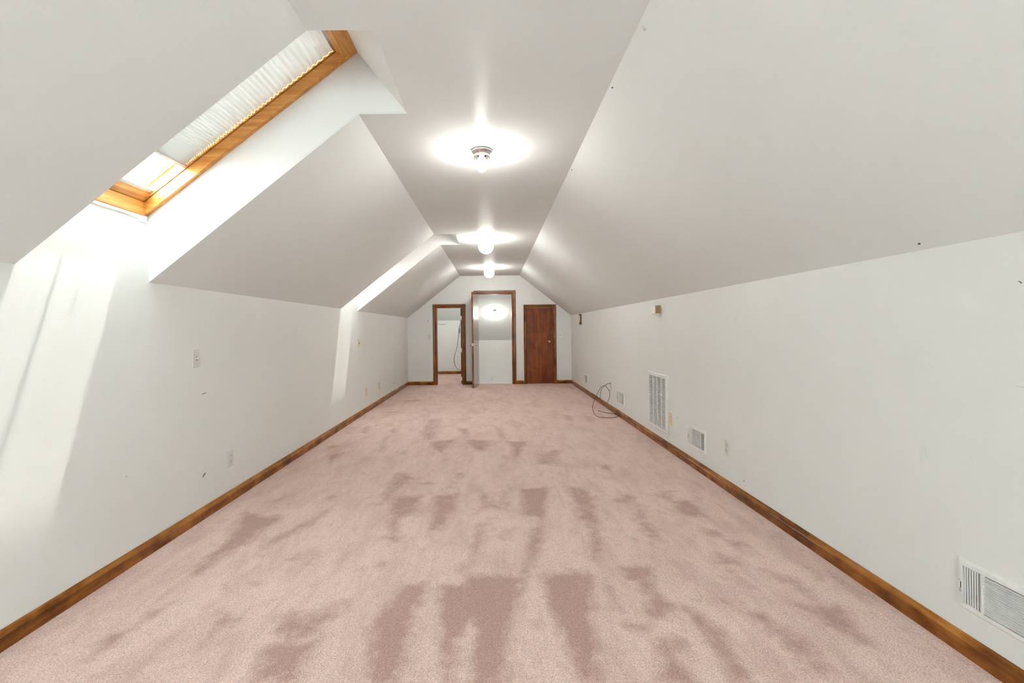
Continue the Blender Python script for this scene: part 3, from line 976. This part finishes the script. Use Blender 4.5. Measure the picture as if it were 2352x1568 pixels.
# left doorway, door swung open into the small room
d1 = sroot('door_1', (0, D, 0), label='left doorway, its door swung open into the small room behind')
casing(d1, DL[0] + 0.004, DL[1] - 0.004, DL[2] - 0.004, 0.077, 0.077, 0.076)
jambs(d1, *DL)
slab = obj('door_leaf', bx(DL[1] - 0.048, DL[1] - 0.0135, 0.122, 0.122 + 0.56, 0.012, DL[2] - 0.016, bev=0.0015), M_CASE_Z, d1)
for z in (1.44, 0.715, 0.08):
    h = obj('hinge', bx(DL[1] - 0.048, DL[1] - 0.026, 0.116, 0.1215, z, z + 0.085, bev=0.001), M_HINGE, slab)
# middle doorway
d2 = sroot('door_2', (0, D, 0), label='middle doorway to the stairs with its glossy door open into the room')
casing(d2, DM[0] + 0.004, DM[1] - 0.004, DM[2] - 0.004, 0.077, 0.080, 0.074)
jambs(d2, *DM)
hx, hy = DM[0] - 0.002, -0.022
dv = Vector((-0.452 - hx, 9.358 - D - hy))
dw = dv.length
ang = math.atan2(dv.y, dv.x)
leaf = obj('door_leaf', bx(0, dw, 0.0, 0.035, 0.012, 2.0, bev=0.0015), M_DOORGLOSS, d2)
leaf.location = (hx, hy, 0)
leaf.rotation_euler = (0, 0, ang)
leaf['label'] = 'glossy brown flush door leaf standing open'
kb = bmesh.new()
lathe(knob_mesh(-1), 24, kb, 'y', (dw - 0.062, 0.0, 0.905))
obj('door_knob', kb, M_CHROME, leaf, True)
kb = bmesh.new()
lathe(knob_mesh(1), 24, kb, 'y', (dw - 0.062, 0.035, 0.905))
obj('door_knob', kb, M_CHROME, leaf, True)
obj('latch_plate', bx(dw, dw + 0.0015, 0.006, 0.029, 0.875, 0.935), M_CHROME, leaf)
# right doorway, closed
d3 = sroot('door_3', (0, D, 0), label='closed reddish brown flush door at the right of the far wall')
casing(d3, DR[0] + 0.004, DR[1] - 0.004, DR[2] - 0.004, 0.058, 0.066, 0.060)
jambs(d3, *DR)
leaf3 = obj('door_leaf', bx(DR[0] + 0.0125, DR[1] - 0.0125, 0.030, 0.065, 0.001, DR[2] - 0.014, bev=0.0015), M_DOOR, d3)
obj('door_knob', lathe(knob_mesh(-1), 24, None, 'y', (1.238, 0.030, 0.932)), M_BRASS, leaf3, True)
for a, b in ((DR[0] + 0.012, DR[0] + 0.022), (DR[1] - 0.022, DR[1] - 0.012)):
    obj('door_stop', bx(a, b, 0.066, 0.10, 0.0, DR[2] - 0.012), M_CASE_Z, d3)

# ------------------------------------------------------------------ ceiling lamps
def globe_prof(R, neck, zt):
    pr = []
    t0 = math.asin(neck / R)
    for i in range(17):
        t = t0 + (math.pi - 0.02 - t0) * i / 16
        pr.append((R * math.sin(t), zt + R * math.cos(t) - R * math.cos(t0)))
    return pr


def globe_light(loc, label, group, tilt=0.0, R=0.098):
    r = thing('globe_lamp', label, 'ceiling lamp', loc, (tilt, 0, 0), group)
    obj('canopy', lathe([(0.058, 0.0), (0.062, -0.004), (0.062, -0.012), (0.052, -0.017), (0.050, -0.024), (0.046, -0.026)], 32), M_CHROME, r, True)
    obj('glass_globe', lathe(globe_prof(R, 0.046, -0.020), 32), M_GLOBE, r, True)
    return r


g1 = globe_light((-0.087, 5.94, CH), 'white lit globe lamp on the flat ceiling, the nearer of the two', 'globe lamps')
g2 = globe_light((-0.072, 8.68, CH), 'white lit globe lamp on the flat ceiling nearest the far wall', 'globe lamps')
g4 = globe_light((-1.20, 10.80, CH), 'unseen globe lamp added to light the small room behind the left doorway', 'globe lamps')  # no lamp is visible here; added to brighten the small room
ysl = 11.235
g3 = globe_light((0.03, ysl, SK + (SY - ysl) * slp - 0.002), 'white lit globe lamp on the sloping stairwell ceiling', 'globe lamps', 0.0, 0.088)

for ch_ in g3.children:
    if ch_.name.startswith('glass_globe'):
        ch_.data.materials[0] = M_GLOBE_DIM

bl = thing('bare_bulb_lamp', 'chrome ceiling lamp holder with one bare lit bulb, nearest the camera', 'ceiling lamp', (-0.066, 3.03, CH))
obj('canopy', lathe([(0.064, 0.0), (0.069, -0.005), (0.069, -0.014), (0.060, -0.017), (0.055, -0.030), (0.048, -0.034), (0.030, -0.036)], 40), M_CHROME, bl, True)
obj('gallery_ring', lathe([(0.050, -0.034), (0.054, -0.036), (0.055, -0.048), (0.052, -0.050), (0.049, -0.048), (0.048, -0.036)], 40), M_CHROME, bl, True)
for k in range(3):
    t = 2 * math.pi * k / 3 + 0.5
    c_, s_ = math.cos(t), math.sin(t)
    obj('set_screw', tube([(0.048 * c_, 0.048 * s_, -0.043), (0.066 * c_, 0.066 * s_, -0.043)], 0.003, 8, 1), M_BRASS, bl, True)
obj('socket', lathe([(0.018, -0.030), (0.019, -0.050), (0.016, -0.062), (0.014, -0.064)], 24), M_WPLASTIC, bl, True)
bp = [(0.012, -0.060), (0.013, -0.070), (0.018, -0.082), (0.026, -0.098), (0.030, -0.112), (0.029, -0.125), (0.022, -0.136), (0.010, -0.142), (0.001, -0.143)]
obj('light_bulb', lathe(bp, 28), M_BULB, bl, True)

# ------------------------------------------------------------------ wall plates, outlets, switches (built facing +x at local origin)
def plate_bm(w_=0.070, h=0.114, t=0.006):
    return bx(0, t, -w_ / 2, w_ / 2, -h / 2, h / 2, bev=0.002)


def outlet(loc, rz, label, m, group='duplex outlets'):
    r = thing('power_outlet', label, 'outlet', loc, (0, 0, rz), group)
    obj('cover_plate', plate_bm(), m, r)
    for z in (0.021, -0.021):
        f = obj('receptacle', lathe([(0.0165, 0.0055), (0.0165, 0.0078), (0.015, 0.0085)], 20, None, 'x', (0, 0, z)), m, r)
        bm = bmesh.new()
        box(bm, 0.0084, 0.0090, -0.008, -0.006, z - 0.001, z + 0.008)
        box(bm, 0.0084, 0.0090, 0.006, 0.008, z - 0.001, z + 0.008)
        box(bm, 0.0084, 0.0090, -0.002, 0.002, z - 0.010, z - 0.006)
        obj('slots', bm, M_SLOT, f)
    obj('screw', lathe([(0.003, 0.0058), (0.003, 0.007), (0.001, 0.0075)], 10, None, 'x'), M_ALU, r)
    return r


def switch(loc, rz, label, m, up=True, group='light switches', dark=False):
    r = thing('light_switch', label, 'switch', loc, (0, 0, rz), group)
    obj('cover_plate', plate_bm(), m, r)
    sl_ = obj('switch_slot', bx(0.0055, 0.0066, -0.005, 0.005, -0.012, 0.012), M_SLOT, r)
    bm = bmesh.new()
    dz = 0.008 if up else -0.008
    vs = [bm.verts.new(p) for p in ((0.006, -0.004, -0.006), (0.006, 0.004, -0.006), (0.006, 0.004, 0.006), (0.006, -0.004, 0.006),
                                    (0.019, -0.003, dz - 0.003), (0.019, 0.003, dz - 0.003), (0.019, 0.003, dz + 0.003), (0.019, -0.003, dz + 0.003))]
    for q in ((0, 3, 2, 1), (4, 5, 6, 7), (0, 1, 5, 4), (1, 2, 6, 5), (2, 3, 7, 6), (3, 0, 4, 7)):
        bm.faces.new([vs[i] for i in q])
    obj('toggle', bm, M_DKBROWN if dark else M_WPLASTIC, r)
    for z in (0.030, -0.030):
        obj('screw', lathe([(0.003, 0.0058), (0.003, 0.007), (0.001, 0.0075)], 10, None, 'x', (0, 0, z)), M_ALU, r)
    return r


def blank(loc, rz, label, m, w_=0.07, h=0.114, t=0.006):
    r = thing('wall_plate', label, 'wall plate', loc, (0, 0, rz), 'plain wall plates')
    obj('cover_plate', plate_bm(w_, h, t), m, r)
    for z in (h / 2 - 0.015, -h / 2 + 0.015):
        obj('screw', lathe([(0.003, t - 0.0002), (0.003, t + 0.001), (0.001, t + 0.0015)], 10, None, 'x', (0, 0, z)), M_ALU, r)
    return r


PI = math.pi
switch((A_, 2.893, 1.047), 0, 'grey light switch high on the left wall beside the nearer skylight well', M_PLATE)
outlet((A_, 3.255, 0.305), 0, 'grey duplex outlet low on the left wall below the light switch', M_PLATE)
switch((A_, 6.385, 1.040), 0, 'ivory light switch on the left wall beside the farther skylight well', M_IVORY, dark=True)
outlet((A_, 6.750, 0.303), 0, 'ivory outlet on the left wall, the nearer of the far pair', M_IVORY)
outlet((A_, 7.510, 0.303), 0, 'ivory outlet on the left wall, the farther of the far pair', M_IVORY)
blank((A_, 9.770, 0.296), 0, 'grey wall plate on the left wall close to the far corner', M_PLATE)
switch((-1.433, D, 1.062), -PI / 2, 'light switch on the far wall left of the left doorway', M_PLATE)
switch((1.476, D, 1.072), -PI / 2, 'white switch with dark toggle on the far wall right of the closed door', M_WPLASTIC, dark=True)
outlet((B_, 3.342, 0.317), PI, 'white duplex outlet on the right wall between the two nearest registers', M_PLATE)
outlet((B_, 4.418, 0.320), PI, 'ivory outlet on the right wall tucked beside the tall return grille', M_IVORY)
blank((B_, 6.680, 0.342), PI, 'ivory cable plate on the right wall where the black cable comes out', M_IVORY)
blank((B_, 9.36, 0.355), PI, 'white wall plate on the right wall near the far corner', M_PLATE)

# round plate on stairwell wall
rp = thing('round_wall_plate', 'round white ringed plate low on the stairwell wall', 'wall plate', (-0.02, SY, -0.105))
obj('outer_ring', lathe([(0.046, 0.0), (0.060, 0.0), (0.060, -0.010), (0.054, -0.014), (0.046, -0.010)], 32, None, 'y'), M_PLATE, rp)
obj('disc', lathe([(0.034, 0.0), (0.034, -0.010), (0.026, -0.013), (0.002, -0.013)], 32, None, 'y'), M_PLATE, rp)

# ------------------------------------------------------------------ air registers (built facing +x, width along y)
def register(loc, rz, label):
    r = thing('air_register', label, 'air register', loc, (0, 0, rz), 'air registers on the right wall')
    W2, H2 = 0.168, 0.091
    iw, ih = 0.146, 0.069
    t = 0.009
    bm = bmesh.new()
    # plate frame: four sides with chamfered outside
    def side(p):
        prism(p, 'x', 0.0, t, bm)
    def ringquad(o, i):
        (oy, oz), (iy, iz) = o, i
        n = 4
        OO = [(-oy, -oz), (oy, -oz), (oy, oz), (-oy, oz)]
        II = [(-iy, -iz), (iy, -iz), (iy, iz), (-iy, iz)]
        return OO, II
    O0, _ = ringquad((W2, H2), (iw, ih))
    O1, I1 = ringquad((W2 - 0.007, H2 - 0.007), (iw, ih))
    v0 = [bm.verts.new((0.0, y, z)) for y, z in O0]
    v1 = [bm.verts.new((t, y, z)) for y, z in O1]
    v2 = [bm.verts.new((t, y, z)) for y, z in I1]
    v3 = [bm.verts.new((0.0, y, z)) for y, z in I1]
    for a, b in ((v0, v1), (v1, v2), (v2, v3)):
        for i in range(4):
            bm.faces.new((a[i], a[(i + 1) % 4], b[(i + 1) % 4], b[i]))
    obj('face_plate', bm, M_WHITE, r)
    obj('backing', bx(0.0008, 0.0016, -iw, iw, -ih, ih), M_DARK, r)
    # two upright bars part the three louver fields
    for y in (-0.080, 0.080):
        obj('bar', bx(0.001, t, y - 0.004, y + 0.004, -ih, ih), M_WHITE, r)
    # side fields: upright fins leaning outwards
    for sgn in (-1, 1):
        for k in range(7):
            y = sgn * (0.089 + k * 0.0086)
            bm = bmesh.new()
            a0, a1 = (y, 0.0018), (y + sgn * 0.0022, t - 0.0032)
            prism([(a0[1], a0[0]), (a1[1], a1[0]), (a1[1], a1[0] + 0.0010), (a0[1], a0[0] + 0.0010)], 'z', -ih, ih, bm)
            obj('fin', bm, M_WHITE, r)
    # middle field: level slats
    for k in range(16):
        z = -ih + 0.004 + k * (2 * ih - 0.006) / 16
        bm = bmesh.new()
        prism([(0.0018, z + 0.0028), (t - 0.001, z), (t - 0.001, z + 0.0020), (0.0018, z + 0.0046)], 'y', -0.076, 0.076, bm)
        obj('slat', bm, M_WHITE, r)
    for y in (-W2 + 0.011, W2 - 0.011):
        obj('screw', lathe([(0.0035, t), (0.0035, t + 0.0015), (0.001, t + 0.0022)], 10, None, 'x', (0, y, 0.012)), M_ALU, r)
    lv = obj('lever', bx(t, t + 0.006, -W2 + 0.013, -W2 + 0.018, -0.030, -0.016, bev=0.001), M_ALU, r)
    obj('lever_slot', bx(t, t + 0.0008, -W2 + 0.014, -W2 + 0.017, -0.016, 0.006), M_SLOT, r)
    return r


rg = register((B_, 1.514, 0.259), PI, 'white air register low on the right wall, the one nearest the camera with a lever')
dup(rg, (B_, 3.846, 0.267), None, 'white air register on the right wall just before the tall return grille')
dup(rg, (B_, 6.140, 0.268), None, 'white air register on the right wall between return grille and black cable')
dup(rg, (B_, 8.455, 0.268), None, 'white air register on the right wall beyond the black cable, closest to the far corner')

# return grille
rt = thing('return_grille', 'tall white slatted return air grille on the right wall', 'air grille', (B_, 4.73, 0.446), (0, 0, PI))
GW2, GH2, t = 0.275, 0.295, 0.022
iw, ih = 0.232, 0.256
bm = bmesh.new()
v = []
for (x, y, z) in ((0.0, GW2, GH2), (0.016, GW2, GH2), (t, GW2 - 0.012, GH2 - 0.012), (t, iw, ih), (0.0, iw, ih)):
    v.append([bm.verts.new((x, a * y, b * z)) for a, b in ((-1, -1), (1, -1), (1, 1), (-1, 1))])
for a, b in zip(v[:-1], v[1:]):
    for i in range(4):
        bm.faces.new((a[i], a[(i + 1) % 4], b[(i + 1) % 4], b[i]))
obj('face_plate', bm, M_WHITE, rt)
obj('backing', bx(0.0008, 0.0016, -iw, iw, -ih, ih), M_DARK, rt)
for k in range(36):
    z = -ih + (k + 0.2) * (2 * ih) / 36
    bm = bmesh.new()
    prism([(0.004, z + 0.0060), (t - 0.002, z), (t - 0.002, z + 0.0026), (0.004, z + 0.0082)], 'y', -iw, iw, bm)
    obj('slat', bm, M_WHITE, rt)
for y in (-0.116, 0.0, 0.116):
    obj('bar', bx(0.003, t - 0.0005, y - 0.004, y + 0.004, -ih, ih), M_WHITE, rt)
obj('access_panel', bx(0.0, 0.004, -GW2 + 0.02, GW2 - 0.02, GH2 - 0.0005, GH2 + 0.012), M_WHITE, rt)

# ------------------------------------------------------------------ chimes / boxes on the right wall
ch = thing('door_chime', 'small white and tan box mounted high on the right wall above the return grille', 'door chime', (B_, 4.702, 1.398), (0, 0, PI))
obj('back_plate', bx(0.0, 0.030, -0.050, 0.057, -0.040, 0.044, bev=0.002), M_TAN, ch)
obj('body', bx(0.030, 0.056, -0.046, 0.053, -0.041, 0.037, bev=0.002), M_TAN, ch)
obj('front_cover', bx(0.056, 0.064, -0.054, 0.059, -0.042, 0.038, bev=0.003), M_WPLASTIC, ch)
obj('bottom_tray', prism([(0.004, -0.041), (0.058, -0.041), (0.050, -0.050), (0.014, -0.055)], 'y', -0.045, 0.052), M_WPLASTIC, ch)
obj('crack', bx(0.0640, 0.0645, -0.053, -0.030, -0.003, -0.001), M_SLOT, ch)

c2 = thing('tube_chime', 'dark brown and gold tube chime high on the right wall near the far corner', 'door chime', (B_, 8.86, 1.39), (0, 0, PI))
obj('back_plate', bx(0.0, 0.012, -0.03, 0.03, -0.10, 0.105, bev=0.002), M_DKBROWN, c2)
for k, (y, z0) in enumerate(((-0.014, -0.085), (0.014, -0.065))):
    obj('tube', lathe([(0.008, z0), (0.010, z0 + 0.004), (0.010, 0.098), (0.008, 0.102)], 16, None, 'z', (0.028, y, 0)), M_GOLD, c2, True)
obj('cap', bx(0.010, 0.044, -0.028, 0.028, 0.080, 0.104, bev=0.002), M_DKBROWN, c2)
obj('tube_guide', bx(0.010, 0.044, -0.028, 0.028, -0.075, -0.055, bev=0.002), M_DKBROWN, c2)
obj('lower_stop', bx(0.010, 0.034, -0.020, 0.020, -0.100, -0.088, bev=0.002), M_DKBROWN, c2)

# ------------------------------------------------------------------ black coax cable on the right
cp = [(1.7165, 6.64, 0.411), (1.668, 6.62, 0.402), (1.618, 6.6, 0.382), (1.56, 6.6, 0.316), (1.543, 6.6, 0.209), (1.564, 6.6, 0.151), (1.597, 6.58, 0.122), (1.637, 6.56, 0.144), (1.667, 6.55, 0.221), (1.667, 6.55, 0.29), (1.643, 6.55, 0.341), (1.612, 6.55, 0.376), (1.587, 6.545, 0.382), (1.55, 6.53, 0.37), (1.503, 6.52, 0.309), (1.447, 6.5, 0.206), (1.408, 6.48, 0.116), (1.406, 6.44, 0.035), (1.405, 6.303, 0.006), (1.42, 6.176, 0.006), (1.493, 6.11, 0.006), (1.613, 6.119, 0.006), (1.672, 6.176, 0.006), (1.696, 6.235, 0.006), (1.688, 6.349, 0.006), (1.635, 6.437, 0.006), (1.564, 6.526, 0.006), (1.526, 6.634, 0.006)]
cb = thing('black_cable', 'black coaxial cable looping out of the right wall onto the carpet', 'cable', (1.55, 6.35, 0.0))
o = obj('cord', tube([(a - 1.55, b - 6.35, c) for a, b, c in cp], 0.0036, 8, 6), M_CABLE, cb, True)
e = Vector(cp[-1]) - Vector((1.55, 6.35, 0))
e2 = (Vector(cp[-1]) - Vector(cp[-2])).normalized()
obj('connector', tube([e - e2 * 0.004, e + e2 * 0.016], 0.0055, 8, 1), M_SLOT, cb, True)

# ------------------------------------------------------------------ small room contents
cl_ = [(-0.931, 12.535, 1.364), (-0.945, 12.535, 1.30), (-0.969, 12.535, 1.22), (-0.965, 12.535, 1.15), (-0.945, 12.535, 1.12), (-0.93, 12.535, 1.16), (-0.935, 12.535, 1.25), (-0.96, 12.535, 1.12), (-1.023, 12.53, 0.704), (-1.098, 12.53, 0.441), (-1.088, 12.53, 0.284), (-1.017, 12.53, 0.151), (-0.90, 12.52, 0.085), (-0.80, 12.52, 0.03), (-0.74, 12.50, 0.008)]
cc = thing('grey_cable', 'dark cable hanging in a coil on the back wall of the small room', 'cable', (-0.95, 12.53, 1.36))
obj('cord', tube([(a + 0.95, b - 12.53, c - 1.36) for a, b, c in cl_], 0.0045, 6, 5), M_CABLE, cc, True)
obj('hook', tube([(0.019, 0.02, 0.012), (0.019, -0.02, 0.012), (0.019, -0.024, 0.026)], 0.004, 6, 1), M_ALU, cc)
sh = thing('closet_shelf', 'thin white shelf board at the back left of the small room', 'shelf', (-1.46, 12.55, 1.385))
obj('board', bx(-0.16, 0.145, -0.05, 0.0, 0.0, 0.014, bev=0.001), M_WHITE, sh)
obj('cleat', bx(-0.16, 0.145, -0.012, 0.0, -0.012, 0.0), M_WHITE, sh)
obj('bracket', bx(-0.112, -0.085, -0.045, -0.002, 0.014, 0.042, bev=0.002), M_SLOT, sh)

# ------------------------------------------------------------------ hooks and nail holes
hk = thing('ceiling_hook', 'small white cup hook screwed into the right slope nearest the camera', 'hook', (0.603, 1.782, 2.396))
obj('base', lathe([(0.006, 0.0), (0.007, -0.003), (0.003, -0.006)], 12), M_WHITE, hk)
obj('cup', tube([(0, 0, -0.004), (0, 0, -0.012), (0.004, 0, -0.017), (0.008, 0, -0.013), (0.008, 0, -0.009)], 0.0018, 8, 4), M_ALU, hk, True)


def slope_pt(x):
    return KR + (B_ - x) * (CH - KR) / (B_ - CR)


for (x, y, lab) in ((0.600, 2.236, 'tiny dark screw in the right slope behind the white cup hook'), (0.600, 3.39, 'tiny dark screw in the right slope beside the bare bulb lamp'),
                    (1.689, 1.793, 'tiny dark screw in the right slope just above the knee wall')):
    s_ = thing('screw_hook', lab, 'screw', (x, y, slope_pt(x)), (0, math.radians(-38.5), 0) if False else (0, 0, 0), 'screws in the right slope')
    obj('screw_head', lathe([(0.0035, 0.001), (0.0045, -0.002), (0.003, -0.004), (0.001, -0.0045)], 10), M_SLOT, s_)

# chips and nail marks in the wall surface
def chip(parent, pts, x, m=M_CHIP, t=0.0006, side=1):
    bm = prism(pts, 'x', x, x + t * side)
    return obj('chip', bm, m, parent)


chip(wl_, [(2.952, 0.810), (2.996, 0.812), (2.997, 0.816), (2.953, 0.815)], A_)
chip(wl_, [(2.945, 0.270), (2.952, 0.268), (2.976, 0.284), (2.980, 0.292), (2.970, 0.292), (2.955, 0.284)], A_)
chip(wl_, [(2.33, 0.470), (2.345, 0.468), (2.348, 0.476), (2.335, 0.480)], A_, M_PLASTER)
chip(wl_, [(8.55, 0.215), (8.58, 0.215), (8.58, 0.235), (8.55, 0.235)], A_)
chip(wr_, [(3.128, 0.140), (3.131, 0.152), (3.124, 0.152), (3.122, 0.140)], B_, side=-1)
chip(wr_, [(3.110, 0.117), (3.114, 0.123), (3.107, 0.124)], B_, side=-1)
chip(wr_, [(1.472, 1.340), (1.482, 1.350), (1.478, 1.350), (1.470, 1.344)], B_, side=-1)
chip(wr_, [(4.250, 0.356), (4.256, 0.356), (4.256, 0.372), (4.250, 0.372)], B_, side=-1)
chip(wr_, [(1.455, 1.001), (1.492, 1.004), (1.492, 1.006), (1.455, 1.004)], B_, M_PLASTER, side=-1)
wb_ = bpy.data.objects['wall_back']
obj('chip', bx(-1.462, -1.450, D - 0.0006, D, 1.400, 1.440), M_CHIP, wb_)
obj('chip', bx(-0.02, -0.005, D - 0.0006, D, 2.29, 2.296), M_CHIP, wb_)
